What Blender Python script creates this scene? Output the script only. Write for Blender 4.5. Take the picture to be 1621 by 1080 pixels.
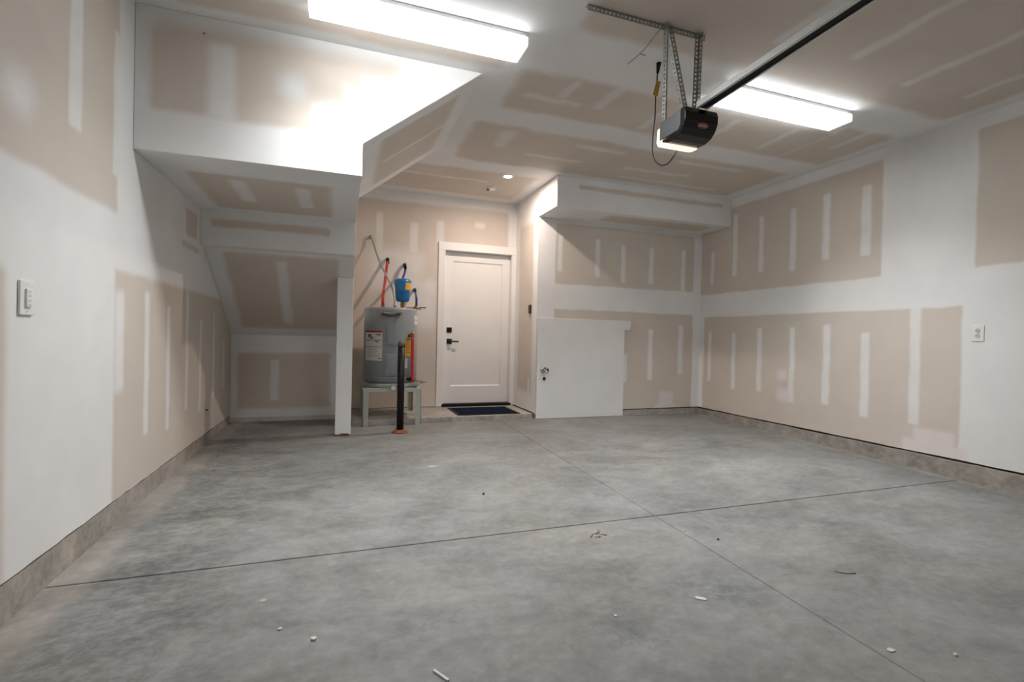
import bpy, bmesh, math, random
from mathutils import Vector, Matrix
random.seed(7)
scene = bpy.context.scene
for o in list(bpy.data.objects): bpy.data.objects.remove(o, do_unlink=True)

# ------------------------------------------------------------------ camera
F_PX, CX, CY, CAM_H = 776.35, 810.5, 540.0, 0.9914
yaw, pitch, roll = (math.radians(a) for a in (19.2946, -0.4486, 1.2369))
FW = Vector((math.sin(yaw)*math.cos(pitch), math.cos(yaw)*math.cos(pitch), math.sin(pitch)))
RT = Vector((math.cos(yaw), -math.sin(yaw), 0)); UP = RT.cross(FW)
R_ = math.cos(roll)*RT + math.sin(roll)*UP
U_ = -math.sin(roll)*RT + math.cos(roll)*UP
CAM = Vector((0, 0, CAM_H))
cd = bpy.data.cameras.new('camera'); cam = bpy.data.objects.new('camera', cd)
scene.collection.objects.link(cam); scene.camera = cam
cd.sensor_width = 36; cd.lens = 36*F_PX/1621; cd.clip_start = 0.02; cd.clip_end = 100
m = Matrix((R_, U_, -FW)).transposed().to_4x4(); m.translation = CAM; cam.matrix_world = m

# ------------------------------------------------------------------ light / exposure
scene.view_settings.view_transform = 'Standard'; scene.view_settings.look = 'None'
scene.view_settings.gamma = 1; scene.view_settings.use_curve_mapping = False
scene.view_settings.exposure = 0.62
FIXTURE_EMIT = 10.5       # the two fluorescent diffusers
TUBE_WATT = 18.5         # their tubes behind prismatic lenses: mostly downward light
TUBE_SPREAD = 119        # degrees
OPENER_EMIT = 0.75        # warm bulb lens of the opener
DOWNLIGHT_EMIT = 1350.0   # recessed lamp
w = bpy.data.worlds.new('world'); scene.world = w; w.use_nodes = True
w.node_tree.nodes['Background'].inputs[0].default_value = (1, 1, 1, 1)
w.node_tree.nodes['Background'].inputs[1].default_value = 0.0

# pixel -> point on a plane of the room
def ray(u, v): return FW + R_*((u-CX)/F_PX) - U_*((v-CY)/F_PX)
def onX(u, v, x): d = ray(u, v); return CAM + d*(x/d.x)
def onY(u, v, y): d = ray(u, v); return CAM + d*(y/d.y)
def onZ(u, v, z): d = ray(u, v); return CAM + d*((z-CAM_H)/d.z)
# ------------------------------------------------------------------ room dimensions (metres, from the photograph)
XL, XR, YD, YB, YS, H, ZS, XS = -1.109, 4.689, 6.346, 5.544, 5.015, 2.809, 2.465, 2.252
ZC, YBM, ZBM, YA, XB, ZB2, XC = 0.079, 3.290, 1.997, 5.972, 0.113, 2.205, 0.897
YH, ZH0, ZK, YFRONT, SL = 4.680, 1.704, 0.956, -0.75, 0.0214
YJ, XJ = 2.488, 1.808
def fz(y): return SL*(y-YB)
def onF(u, v):
    d = ray(u, v); n = Vector((0, -SL, 1)); t = (-SL*YB - n.dot(CAM))/n.dot(d); return CAM + d*t

# ------------------------------------------------------------------ node helpers
class NT:
    def __init__(s, name):
        s.m = bpy.data.materials.new(name); s.m.use_nodes = True; s.t = s.m.node_tree
        s.b = s.t.nodes['Principled BSDF']
    def n(s, typ, **kw):
        nd = s.t.nodes.new(typ)
        for k, v in kw.items(): setattr(nd, k, v)
        return nd
    def l(s, a, b): s.t.links.new(a, b)
    def math(s, op, a, b=None, clamp=False):
        nd = s.n('ShaderNodeMath', operation=op, use_clamp=clamp)
        for i, x in enumerate((a, b)):
            if x is None: continue
            if isinstance(x, (int, float)): nd.inputs[i].default_value = x
            else: s.l(x, nd.inputs[i])
        return nd.outputs[0]
    def mix(s, fac, a, b, mode='MIX'):
        nd = s.n('ShaderNodeMix', data_type='RGBA', blend_type=mode)
        for i, x in ((0, fac), (6, a), (7, b)):
            if isinstance(x, (int, float)): nd.inputs[i].default_value = x
            elif isinstance(x, tuple): nd.inputs[i].default_value = (*x, 1)
            else: s.l(x, nd.inputs[i])
        return nd.outputs[2]
    def noise(s, vec, scale, detail=3, rough=.55, dist=0):
        nd = s.n('ShaderNodeTexNoise'); nd.inputs['Scale'].default_value = scale
        nd.inputs['Detail'].default_value = detail; nd.inputs['Roughness'].default_value = rough
        nd.inputs['Distortion'].default_value = dist
        if vec is not None: s.l(vec, nd.inputs['Vector'])
        return nd
    def rng(s, v, a, b, c=0., d=1.):
        nd = s.n('ShaderNodeMapRange'); nd.interpolation_type = 'SMOOTHSTEP'
        s.l(v, nd.inputs[0])
        for i, x in enumerate((a, b, c, d)): nd.inputs[i+1].default_value = x
        return nd.outputs[0]
    def bump(s, h, strength, dist=.01):
        nd = s.n('ShaderNodeBump'); nd.inputs['Strength'].default_value = strength; nd.inputs['Distance'].default_value = dist
        s.l(h, nd.inputs['Height']); s.l(nd.outputs[0], s.b.inputs['Normal'])

def plain(name, col, rough=.5, metal=0., var=.06, scale=30., emit=None, strength=0., bump=0., spec=.5):
    t = NT(name); t.b.inputs['Specular IOR Level'].default_value = spec; tc = t.n('ShaderNodeTexCoord')
    nz = t.noise(tc.outputs['Object'], scale, 3)
    f = t.rng(nz.outputs[0], .3, .7, 1-var, 1+var)
    mul = t.n('ShaderNodeVectorMath', operation='SCALE'); mul.inputs[0].default_value = col; t.l(f, mul.inputs['Scale'])
    t.l(mul.outputs[0], t.b.inputs['Base Color'])
    t.b.inputs['Roughness'].default_value = rough; t.b.inputs['Metallic'].default_value = metal
    if emit:
        t.b.inputs['Emission Color'].default_value = (*emit, 1); t.b.inputs['Emission Strength'].default_value = strength
    if bump: t.bump(nz.outputs[0], bump, .003)
    return t.m

# rounded soft box mask (shared node group)
pg = bpy.data.node_groups.new('patch_mask', 'ShaderNodeTree')
for nm in ('P', 'Center', 'Half'): pg.interface.new_socket(nm, in_out='INPUT', socket_type='NodeSocketVector')
pg.interface.new_socket('Soft', in_out='INPUT', socket_type='NodeSocketFloat')
pg.interface.new_socket('Mask', in_out='OUTPUT', socket_type='NodeSocketFloat')
def _pg():
    N, L = pg.nodes, pg.links
    gi = N.new('NodeGroupInput'); go = N.new('NodeGroupOutput')
    def vm(op, a, b=None):
        nd = N.new('ShaderNodeVectorMath'); nd.operation = op; L.new(a, nd.inputs[0])
        if b is not None: L.new(b, nd.inputs[1])
        return nd
    d = vm('SUBTRACT', vm('ABSOLUTE', vm('SUBTRACT', gi.outputs[0], gi.outputs[1]).outputs[0]).outputs[0], gi.outputs[2])
    mx = vm('MAXIMUM', d.outputs[0]); mx.inputs[1].default_value = (0, 0, 0)
    ln = vm('LENGTH', mx.outputs[0])
    mr = N.new('ShaderNodeMapRange'); mr.interpolation_type = 'SMOOTHSTEP'
    L.new(ln.outputs['Value'], mr.inputs[0]); mr.inputs[1].default_value = 0
    L.new(gi.outputs[3], mr.inputs[2]); mr.inputs[3].default_value = 1; mr.inputs[4].default_value = 0
    L.new(mr.outputs[0], go.inputs[0])
_pg()
MUD, TAN, PINK = (.83, .825, .815), (.665, .598, .528), (.80, .735, .715)
def drywall(name, tans=(), streaks=(), pinks=(), warp=.035, sk=.97, mud=MUD, tan=TAN):
    """each patch = (center, half, soft) in metres on the wall; half of an unused axis is large"""
    t = NT(name); tc = t.n('ShaderNodeTexCoord'); P0 = tc.outputs['Object']
    def warped(amt, sc):
        nz = t.noise(P0, sc, 2)
        a = t.n('ShaderNodeVectorMath', operation='SUBTRACT'); t.l(nz.outputs['Color'], a.inputs[0]); a.inputs[1].default_value = (.5,)*3
        b = t.n('ShaderNodeVectorMath', operation='SCALE'); t.l(a.outputs[0], b.inputs[0]); b.inputs['Scale'].default_value = amt
        c = t.n('ShaderNodeVectorMath', operation='ADD'); t.l(P0, c.inputs[0]); t.l(b.outputs[0], c.inputs[1])
        return c.outputs[0]
    P = warped(warp, 4.)
    def union(lst):
        out = None
        for c, h, s in lst:
            g = t.n('ShaderNodeGroup'); g.node_tree = pg; t.l(P, g.inputs[0])
            g.inputs[1].default_value = c
            g.inputs[2].default_value = tuple(max(x - s*.5, .001) for x in h); g.inputs[3].default_value = s
            out = g.outputs[0] if out is None else t.math('MAXIMUM', out, g.outputs[0])
        return out
    nz = t.noise(P0, 2.2, 4); v = t.rng(nz.outputs[0], .3, .7, .965, 1.03)
    n2 = t.noise(P0, 9., 3); stn = t.rng(n2.outputs[0], .35, .75, .84, 1.)
    col = None
    tm = union(tans); sm = union(streaks); pm = union(pinks)
    if tm is not None:
        if sm is not None: tm = t.math('MULTIPLY', tm, t.math('SUBTRACT', 1., t.math('MULTIPLY', t.math('MULTIPLY', sm, sk), stn)))
        col = t.mix(tm, mud, tan)
    else:
        nd = t.n('ShaderNodeRGB'); nd.outputs[0].default_value = (*mud, 1); col = nd.outputs[0]
    if pm is not None: col = t.mix(t.math('MULTIPLY', pm, .9), col, PINK)
    sc = t.n('ShaderNodeVectorMath', operation='SCALE'); t.l(col, sc.inputs[0]); t.l(v, sc.inputs['Scale'])
    t.l(sc.outputs[0], t.b.inputs['Base Color']); t.b.inputs['Roughness'].default_value = .75
    t.b.inputs['Specular IOR Level'].default_value = .25
    f = t.noise(P0, 14., 4); t.bump(f.outputs[0], .08, .01)
    return t.m
BIG = 50.
def span(a, b, axis, soft=.04):        # patch from two opposite corners, ignoring one axis
    c = [(a[i]+b[i])/2 for i in range(3)]; h = [abs(a[i]-b[i])/2 for i in range(3)]
    h[axis] = BIG
    return (tuple(c), tuple(h), soft)
def px_patch(on, plane, axis, soft=.04):
    return lambda u0, v0, u1, v1, s=soft: span(on(u0, v0, plane), on(u1, v1, plane), axis, s)
def px_streak(on, plane, axis):        # upright smear of filler: centre column, top, bottom, width in metres
    def f(u, v0, v1, w=.055, s=.036):
        w *= 1.2
        a, b = on(u, v0, plane), on(u, v1, plane)
        c = [(a[i]+b[i])/2 for i in range(3)]; h = [w/2]*3
        h[2] = abs(a.z-b.z)/2; h[axis] = BIG
        return (tuple(c), tuple(h), s)
    return f

# ------------------------------------------------------------------ mesh helpers
col = scene.collection
class MB:
    def __init__(s): s.v = []; s.f = []; s.sm = []
    def add(s, vs, fs, smooth=False):
        b = len(s.v); s.v += [tuple(x) for x in vs]; s.f += [tuple(i+b for i in f) for f in fs]; s.sm += [smooth]*len(fs); return s
    def box(s, x0, x1, y0, y1, z0, z1, M=None):
        vs = [Vector((x, y, z)) for z in (z0, z1) for y in (y0, y1) for x in (x0, x1)]
        if M is not None: vs = [M @ q for q in vs]
        return s.add(vs, [(0,2,3,1), (4,5,7,6), (0,1,5,4), (2,6,7,3), (0,4,6,2), (1,3,7,5)])
    def prism(s, poly, axis, a, b):
        """poly: 2D points in the two other axes (in x,y,z order), extruded along axis"""
        n = len(poly)
        def mk(p, t):
            q = list(p); q.insert(axis, t); return q
        vs = [mk(p, a) for p in poly] + [mk(p, b) for p in poly]
        return s.add(vs, [tuple(range(n))[::-1], tuple(range(n, 2*n))] + [(i, (i+1) % n, n+(i+1) % n, n+i) for i in range(n)])
    def lathe(s, prof, n=24, M=None, smooth=True, cap=True):
        """prof: (radius, z) from bottom to top, axis +Z"""
        vs = []; fs = []
        for r, z in prof:
            for k in range(n):
                a = 2*math.pi*k/n; q = Vector((r*math.cos(a), r*math.sin(a), z)); vs.append(M @ q if M is not None else q)
        for j in range(len(prof)-1):
            for k in range(n):
                fs.append((j*n+k, j*n+(k+1) % n, (j+1)*n+(k+1) % n, (j+1)*n+k))
        s.add(vs, fs, smooth)
        if cap:
            b = len(s.v)-len(vs)
            s.f += [tuple(b+k for k in range(n))[::-1], tuple(b+(len(prof)-1)*n+k for k in range(n))]; s.sm += [False, False]
        return s
    def cyl(s, p0, p1, r, n=16, r2=None, smooth=True):
        p0, p1 = Vector(p0), Vector(p1); d = p1-p0
        M = Matrix.Translation(p0) @ d.to_track_quat('Z', 'Y').to_matrix().to_4x4()
        return s.lathe([(r, 0), (r if r2 is None else r2, d.length)], n, M, smooth)
    def tube(s, pts, r, n=10, sub=6):
        pts = [Vector(p) for p in pts]
        if sub and len(pts) > 2:
            q = []
            for i in range(len(pts)-1):
                a = pts[max(i-1, 0)]; b = pts[i]; c = pts[i+1]; d = pts[min(i+2, len(pts)-1)]
                for k in range(sub):
                    t = k/sub
                    q.append(.5*((2*b)+(c-a)*t+(2*a-5*b+4*c-d)*t*t+(3*b-a-3*c+d)*t**3))
            q.append(pts[-1]); pts = q
        vs = []; fs = []; up = None
        for i, p in enumerate(pts):
            tg = (pts[min(i+1, len(pts)-1)]-pts[max(i-1, 0)]).normalized()
            if up is None: up = tg.orthogonal().normalized()
            up = (up - tg*up.dot(tg)).normalized(); sd = tg.cross(up)
            for k in range(n):
                a = 2*math.pi*k/n; vs.append(p + r*(math.cos(a)*up + math.sin(a)*sd))
        for j in range(len(pts)-1):
            for k in range(n): fs.append((j*n+k, j*n+(k+1) % n, (j+1)*n+(k+1) % n, (j+1)*n+k))
        b = len(s.v); s.add(vs, fs, True)
        s.f += [tuple(b+k for k in range(n))[::-1], tuple(b+(len(pts)-1)*n+k for k in range(n))]; s.sm += [False, False]
        return s
    def build(s, name, mat, parent=None, bevel=0., seg=2, loc=None):
        me = bpy.data.meshes.new(name); me.from_pydata(s.v, [], s.f); me.update()
        bm = bmesh.new(); bm.from_mesh(me)
        for fc, q in zip(bm.faces, s.sm): fc.smooth = q
        bmesh.ops.recalc_face_normals(bm, faces=bm.faces[:])
        if bevel:
            ed = [e for e in bm.edges if len(e.link_faces) == 2 and e.calc_face_angle(0) > .6]
            bmesh.ops.bevel(bm, geom=ed, offset=bevel, segments=seg, profile=.5, affect='EDGES', clamp_overlap=True)
        bm.to_mesh(me); bm.free()
        o = bpy.data.objects.new(name, me); col.objects.link(o)
        if mat is not None: me.materials.append(mat)
        if parent is not None: o.parent = parent
        if loc is not None: o.location = loc
        return o
def tag(o, label, cat, group=None, kind=None):
    o['label'] = label; o['category'] = cat
    if group: o['group'] = group
    if kind: o['kind'] = kind
    return o
def thing(name, loc, label, cat, rot=None, group=None, kind=None):
    o = bpy.data.objects.new(name, None); col.objects.link(o); o.location = loc; o.empty_display_size = .05
    if rot: o.rotation_euler = rot
    return tag(o, label, cat, group, kind)
def struct(o, label, cat): return tag(o, label, cat, kind='structure')
def jag(y0, y1, z, amp, n):
    return [(y0+(y1-y0)*i/n, z+(random.uniform(-amp, amp) if 0 < i < n else 0)) for i in range(n+1)]

# ------------------------------------------------------------------ materials
def concrete(name, base, floor=False):
    t = NT(name); tc = t.n('ShaderNodeTexCoord'); P = tc.outputs['Object']
    st = t.n('ShaderNodeVectorMath', operation='MULTIPLY'); t.l(P, st.inputs[0]); st.inputs[1].default_value = (1., 1.6, 1.) if floor else (1, 1, 1)
    Q = st.outputs[0]
    a = t.noise(Q, .9, 7, .62, .6); b = t.noise(Q, 3.2, 7, .70, .4); c = t.noise(P, 26., 4, .6); d = t.noise(Q, 9.5, 6, .72, .2)
    k = t.math('ADD', t.rng(a.outputs[0], .34, .66, .83, 1.11), t.rng(b.outputs[0], .32, .68, -.13, .10))
    k = t.math('ADD', k, t.rng(c.outputs[0], .3, .7, -.07, .06)); k = t.math('ADD', k, t.rng(d.outputs[0], .35, .7, -.08, .09))
    hue = t.rng(t.noise(P, 1.3, 5, .6, .4).outputs[0], .4, .68)
    cl = t.mix(hue, base, (base[0]*1.03, base[1]*1.0, base[2]*.95))
    if not floor: k = t.math('ADD', k, t.rng(t.noise(P, 14., 7, .75).outputs[0], .36, .62, -.15, .08))
    if floor:
        dark = t.rng(t.noise(Q, 1.25, 9, .72, .5).outputs[0], .52, .70)
        cl = t.mix(t.math('MULTIPLY', dark, .55), cl, (base[0]*.62, base[1]*.64, base[2]*.66))
        sx = t.n('ShaderNodeSeparateXYZ'); t.l(P, sx.inputs[0])
        wob = t.rng(t.noise(P, 2.2, 5, .6).outputs[0], .3, .7, -.035, .035)
        xl = t.math('ADD', sx.outputs[0], wob)
        strip = t.rng(xl, XL+.10, XL+.17, .85, 0.)
        xr = t.math('SUBTRACT', sx.outputs[0], wob)
        strip2 = t.rng(xr, XR-.15, XR-.10, 0., .6)
        cl = t.mix(t.math('MAXIMUM', strip, strip2), cl, (.345, .315, .285))
        rough_zone = t.math('MULTIPLY', t.rng(xl, XL+.3, XL+1.0, 1., 0.), t.rng(xl, XL+.12, XL+.2, 0., 1.))
        wav = t.rng(t.noise(Q, 15., 6, .75, .5).outputs[0], .40, .64, -.20, .15)
        k = t.math('ADD', k, t.math('MULTIPLY', wav, rough_zone))
        stain_n = t.rng(t.noise(Q, 5.5, 8, .75, .3).outputs[0], .40, .60)
        for (u, v, r, f) in ((1140, 935, .32, .42), (1000, 1000, .25, .38), (1240, 905, .18, .3), (660, 1010, .30, .25), (250, 960, .35, .3), (1330, 1000, .2, .25), (830, 960, .2, .2),
                             (640, 720, .5, .25), (1130, 700, .5, .28), (1290, 745, .4, .28), (960, 740, .5, .2), (1350, 850, .3, .22), (560, 950, .2, .2)):
            p = onF(u, v); g = t.n('ShaderNodeGroup'); g.node_tree = pg; t.l(P, g.inputs[0])
            g.inputs[1].default_value = p; g.inputs[2].default_value = (.002, .002, BIG); g.inputs[3].default_value = r
            cl = t.mix(t.math('MULTIPLY', t.math('MULTIPLY', g.outputs[0], stain_n), f*2.1), cl, (base[0]*.55, base[1]*.57, base[2]*.58))
        # rust spots, scuffs with shapes of their own
        for (u, v, r, cc, f) in ((1386, 921, .018, (.30, .18, .09), .8), (1432, 988, .10, (.33, .27, .20), .35), (930, 851, .07, (.27, .18, .12), .35),
                              (795, 1052, .03, (.45, .36, .25), .6), (270, 945, .08, (.40, .33, .24), .35), (818, 1040, .02, (.45, .36, .25), .5)):
            p = onF(u, v); g = t.n('ShaderNodeGroup'); g.node_tree = pg; t.l(P, g.inputs[0])
            g.inputs[1].default_value = p; g.inputs[2].default_value = (.002, .002, BIG); g.inputs[3].default_value = r
            nn = t.math('MULTIPLY', g.outputs[0], t.rng(t.noise(P, 45., 4, .7).outputs[0], .35, .6)); cl = t.mix(t.math('MULTIPLY', nn, f), cl, cc)
    sc = t.n('ShaderNodeVectorMath', operation='SCALE'); t.l(cl, sc.inputs[0]); t.l(k, sc.inputs['Scale'])
    t.l(sc.outputs[0], t.b.inputs['Base Color'])
    t.l(t.rng(b.outputs[0], .3, .7, .5, .72), t.b.inputs['Roughness']); t.b.inputs['Specular IOR Level'].default_value = .35
    hgt = t.math('ADD', t.math('MULTIPLY', b.outputs[0], .6), t.math('MULTIPLY', c.outputs[0], .4)); t.bump(hgt, .16, .012)
    return t.m
M_floor = concrete('concrete_floor', (.242, .242, .235), True)
M_curb = concrete('concrete_curb', (.39, .362, .325))
M_step = concrete('concrete_step', (.42, .385, .35))
M_gap = plain('sill_plate_wood', (.26, .19, .12), .85)
M_white = plain('white_trim_paint', (.86, .85, .835), .42, var=.01, scale=4)
M_door = plain('white_door_paint', (.855, .845, .83), .38, var=.012, scale=3)
M_panel = plain('white_panel_paint', (.83, .825, .81), .5, var=.02, scale=3)
M_black = plain('black_metal', (.007, .007, .008), .42, var=.1, spec=.3)
M_blackplastic = plain('gloss_black_plastic', (.008, .008, .010), .16, var=.05)
M_grey = plain('grey_tank_enamel', (.275, .300, .320), .38, var=.02, scale=5)
M_cover = plain('light_grey_cover', (.345, .365, .385), .35, var=.02, scale=5)
M_galv = plain('galvanised_steel', (.46, .475, .46), .42, .75, var=.14, scale=60)
M_rail = plain('bright_zinc_rail', (.64, .65, .64), .4, .3, var=.06, scale=40)
M_galvdark = plain('weathered_galvanised_angle', (.40, .375, .335), .5, .6, var=.2, scale=70)
M_standgrey = plain('pale_grey_green_steel', (.47, .50, .45), .5, .3, var=.06)
M_red = plain('red_tubing', (.55, .045, .03), .4, var=.05)
M_blue = plain('blue_tubing', (.012, .03, .19), .4, var=.05)
M_bluetank = plain('blue_tank_enamel', (.01, .155, .40), .3, var=.05)
M_tag = plain('dull_yellow_tag', (.52, .34, .06), .6)
M_yellow = plain('yellow_paper', (.75, .42, .03), .6, var=.05)
M_paper = plain('white_paper', (.68, .66, .62), .6, var=.02)
M_print = plain('grey_print', (.16, .15, .15), .7)
M_redprint = plain('red_print', (.40, .03, .03), .6)
M_brass = plain('brass', (.42, .27, .12), .35, .8, var=.15)
M_copper = plain('copper', (.42, .20, .09), .35, .8, var=.15)
M_chrome = plain('chrome', (.62, .62, .62), .14, 1., var=.03)
M_rust = plain('rusty_flange', (.26, .085, .03), .85, var=.35, scale=90)
M_conduit = plain('grey_conduit', (.36, .345, .325), .5, .2)
M_cord = plain('dark_cord', (.05, .045, .042), .5)
M_mat = plain('navy_mat_fibre', (.006, .013, .030), .95, var=.5, scale=120, bump=.8, spec=.05)
M_rubber = plain('black_rubber', (.008, .008, .009), .6, spec=.2)
M_plate = plain('white_plastic_plate', (.84, .835, .82), .35, var=.01)
M_slot = plain('dark_slot', (.04, .04, .04), .6)
M_lens = plain('lit_diffuser', (.8, .8, .8), .3, var=0, emit=(.965, .985, 1.), strength=FIXTURE_EMIT)
M_lensside = plain('lit_diffuser_side', (.8, .8, .8), .3, var=0, emit=(.965, .985, 1.), strength=FIXTURE_EMIT*.65)
M_fixture = plain('white_fixture_housing', (.75, .75, .74), .35, var=.01)
M_endcap = plain('translucent_end_cap', (.8, .8, .78), .3, var=0, emit=(1., .98, .95), strength=.55)
M_warm = plain('warm_lamp_lens', (.8, .7, .6), .4, var=0, emit=(1., .80, .66), strength=OPENER_EMIT)
M_down = plain('downlight_lens', (.8, .8, .8), .3, var=0, emit=(1., .83, .72), strength=DOWNLIGHT_EMIT)
M_garage = plain('white_garage_door', (.80, .79, .78), .5, var=.02)
M_chip = plain('white_chip', (.60, .59, .57), .7)
M_twig = plain('brown_splinter', (.30, .18, .11), .8)

# ------------------------------------------------------------------ room shell
# floor: four slabs with saw-cut joints over a dark bed; the floor falls gently towards the garage door
def slab(x0, x1, y0, y1, zt=0., zb=-.1):
    b = MB(); vs = []
    for z in (zb, zt):
        for y in (y0, y1):
            for x in (x0, x1): vs.append((x, y, fz(y)+z))
    return b.add(vs, [(0,2,3,1), (4,5,7,6), (0,1,5,4), (2,6,7,3), (0,4,6,2), (1,3,7,5)])
floor = struct(slab(XL-.1, XR+.1, YFRONT-.1, YD+.1, -.020, -.12).build('floor', M_curb), 'grey concrete garage floor with saw-cut joints', 'floor')
g1, g2 = .0045, .0020
for x0, x1 in ((XL-.05, XJ-g2), (XJ+g2, XR+.05)):
    for y0, y1 in ((YFRONT, YJ-g1), (YJ+g1, YD+.05)):
        slab(x0, x1, y0, y1, 0, -.021).build('floor_slab', M_floor, floor, bevel=.0025, seg=1)

# ceiling
S = []
cp = lambda x0, y0, x1, y1, s=.10: span((x0, y0, H), (x1, y1, H), 2, s)
def cs(x0, y0, x1, y1, w=.07, s=.05):
    return (((x0+x1)/2, (y0+y1)/2, H), (max(abs(x1-x0)/2, w/2), max(abs(y1-y0)/2, w/2), BIG), s)
ct = [cp(1.15, 3.12, 4.0, 3.70), cp(1.05, 4.02, 4.5, 4.92), cp(1.28, 1.0, 4.55, 2.60), cp(4.0, 2.98, 4.55, 3.70), cp(.3, 5.22, 2.10, 6.15),
      cp(-.9, 3.0, 1.0, 3.2, .08), cp(-.95, .2, .95, 2.45), cp(XL+.2, 4.9, .2, 6.2), cp(1.3, -.6, 4.5, .8)]
cst = [cs(1.27, 3.45, 1.74, 3.46), cs(1.88, 2.94, 1.88, 3.48, .09), cs(2.06, 4.18, 2.61, 4.2), cs(1.7, 4.55, 2.3, 4.57), cs(3.04, 1.5, 3.04, 2.25),
       cs(3.69, 1.5, 3.69, 2.35), cs(4.265, 1.6, 4.265, 2.3), cs(4.26, 2.9, 4.26, 3.36), cs(2.8, 4.5, 3.6, 4.52), cs(3.2, 4.15, 4.0, 4.17), cs(2.4, 3.3, 2.4, 3.65),
       cs(2.46, 1.5, 2.46, 2.3), cs(1.55, 3.15, 1.55, 3.4), cs(.6, 5.55, 1.6, 5.57, .06), cs(3.65, 3.15, 3.65, 3.6), cs(3.05, 3.2, 3.05, 3.65), cs(1.4, 4.1, 1.4, 4.5, .12, .1), cs(2.9, 4.78, 4.2, 4.80, .05)]
M_ceil = drywall('drywall_ceiling', ct, cst, warp=.10, sk=.7)
struct(MB().box(XL-.12, XR+.12, YFRONT-.1, YD+.12, H, H+.12).build('ceiling', M_ceil), 'unpainted drywall ceiling with taped seams', 'ceiling')

# left wall
p, s = px_patch(onX, XL, 0), px_streak(onX, XL, 0)
zt, zl = 1.595, 1.30
lt = [span((0, .9, zt), (0, 3.10, 4), 0, .05), span((0, 3.09, 0), (0, 6.2, zl), 0, .05), span((0, 4.30, 1.72), (0, 4.60, 1.99-.07), 0, .04), span((0, 4.22, 1.62), (0, 4.66, 1.66), 0, .04),
      span((0, .4, 0), (0, 2.21, 1.2), 0, .06)]
ls = [s(121, -60, 205, .09), s(186, 50, 280, .07), s(30, 120, 165, .16, .15), s(232, 462, 687, .065), s(266, 484, 679), s(296, 459, 647), s(317, 506, 651), s(338, 496, 629), s(353.5, 537, 613, .045), s(189, 460, 620, .09, .06)]
M_wl = drywall('drywall_left', lt, ls)
poly = jag(YFRONT, YD, ZC+.004, .004, 90) + [(YD, H), (YFRONT, H)]
struct(MB().prism(poly, 0, XL-.013, XL).build('wall_left', M_wl), 'taped drywall wall beside the under-stair recess', 'wall')
def curb(name, x0, x1, y0, y1, top, label):
    b = MB(); n = 40
    for i in range(n):
        a, c = y0+(y1-y0)*i/n, y0+(y1-y0)*(i+1)/n
        if i == 0: prev = top
        nx = top+random.uniform(-.003, .003)
        vs = [(x, y, z) for z0, y in ((prev, a), (nx, c)) for x in (x0, x1) for z in (fz(y)-.03, z0)]
        b.add(vs, [(0,1,3,2), (4,6,7,5), (0,4,5,1), (2,3,7,6), (1,5,7,3), (0,2,6,4)]); prev = nx
    o = b.build(name, M_curb); struct(o, label, 'curb'); return o
curb('baseboard_left', XL-.12, XL-.002, YFRONT, YD, ZC-.004, 'concrete stem wall under the left drywall')
MB().box(XL-.11, XL-.060, YFRONT, YD, ZC-.03, ZC+.05).build('trim_left_sill_plate', M_gap); struct(bpy.data.objects['trim_left_sill_plate'], 'dark sill plate gap under left wall', 'sill plate')

# right wall
p, s = px_patch(onX, XR, 0), px_streak(onX, XR, 0)
zu, zl = 1.622, 1.315
rt = [span((0, 3.15, zu), (0, YB, 2.70), 0, .03), span((0, -.3, zu), (0, 2.44, 2.70), 0, .03), span((0, 2.515, 0), (0, 5.46, zl), 0, .03)]
rs = [s(1128, 400, 450, .05), s(1164, 340, 437, .06), s(1205, 343, 432), s(1255.5, 330, 428, .06), s(1308.5, 306, 411, .065), s(1371.5, 294, 404, .075),
      s(1123, 525, 603, .05), s(1160.5, 528, 616), s(1201.5, 520, 620), s(1253, 518, 637), s(1307, 515, 640, .065), s(1368.5, 527, 660, .065), s(1447.5, 487, 672, .07)]
pk = px_patch(onX, XR, 0)
rp = [pk(1231, 586, 1245, 602, .07), pk(1230, 614, 1250, 636, .09)]
q = onX(1477, 702, XR); rp += [(tuple(q), (BIG, .15, .11), .05), (tuple(q+Vector((0, 0, -.13))), (BIG, .235, .14), .05)]
M_wr = drywall('drywall_right', rt, rs, rp)
poly = jag(YFRONT, YB, ZC+.006, .002, 60) + [(YB, H), (YFRONT, H)]
struct(MB().prism(poly, 0, XR, XR+.013).build('wall_right', M_wr), 'long taped drywall wall with white outlet', 'wall')
curb('baseboard_right', XR-.028, XR+.12, YFRONT, YB, ZC-.010, 'low concrete curb along the right drywall')
struct(MB().box(XR+.062, XR+.115, YFRONT, YB, ZC-.04, ZC+.05).build('trim_right_sill_plate', M_gap), 'dark sill plate gap under right wall', 'sill plate')

# back wall beside the white panel (juts out in front of the door wall)
p, s = px_patch(onY, YB, 1), px_streak(onY, YB, 1)
bt = [span((2.485, 0, 1.665), (4.565, 0, 2.41), 1, .03), span((2.485, 0, 0), (4.565, 0, 1.352), 1, .03)]
bs = [s(887, 372, 430, .05), s(946, 378, 438), s(986.5, 388, 448), s(1031, 392, 450, .06), s(1081.5, 396, 461, .06), s(1029, 522, 602, .06), s(1077, 515, 593, .06), s(989, 560, 605, .05)]
q = onY(1054, 632, YB); bp = [(tuple(q), (.11, BIG, .10), .07), (tuple(q+Vector((0, 0, -.12))), (.17, BIG, .05), .05)]
M_wb = drywall('drywall_back', bt, bs, bp)
poly = [(XS, ZC-.02)] + jag(XS+.002, XR, ZC+.006, .003, 24)[1:] + [(XR, H), (XS, H)]
b = MB().prism(poly, 1, YB, YB+.013)
struct(b.build('wall_back', M_wb), 'taped drywall wall under the right soffit', 'wall')
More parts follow.
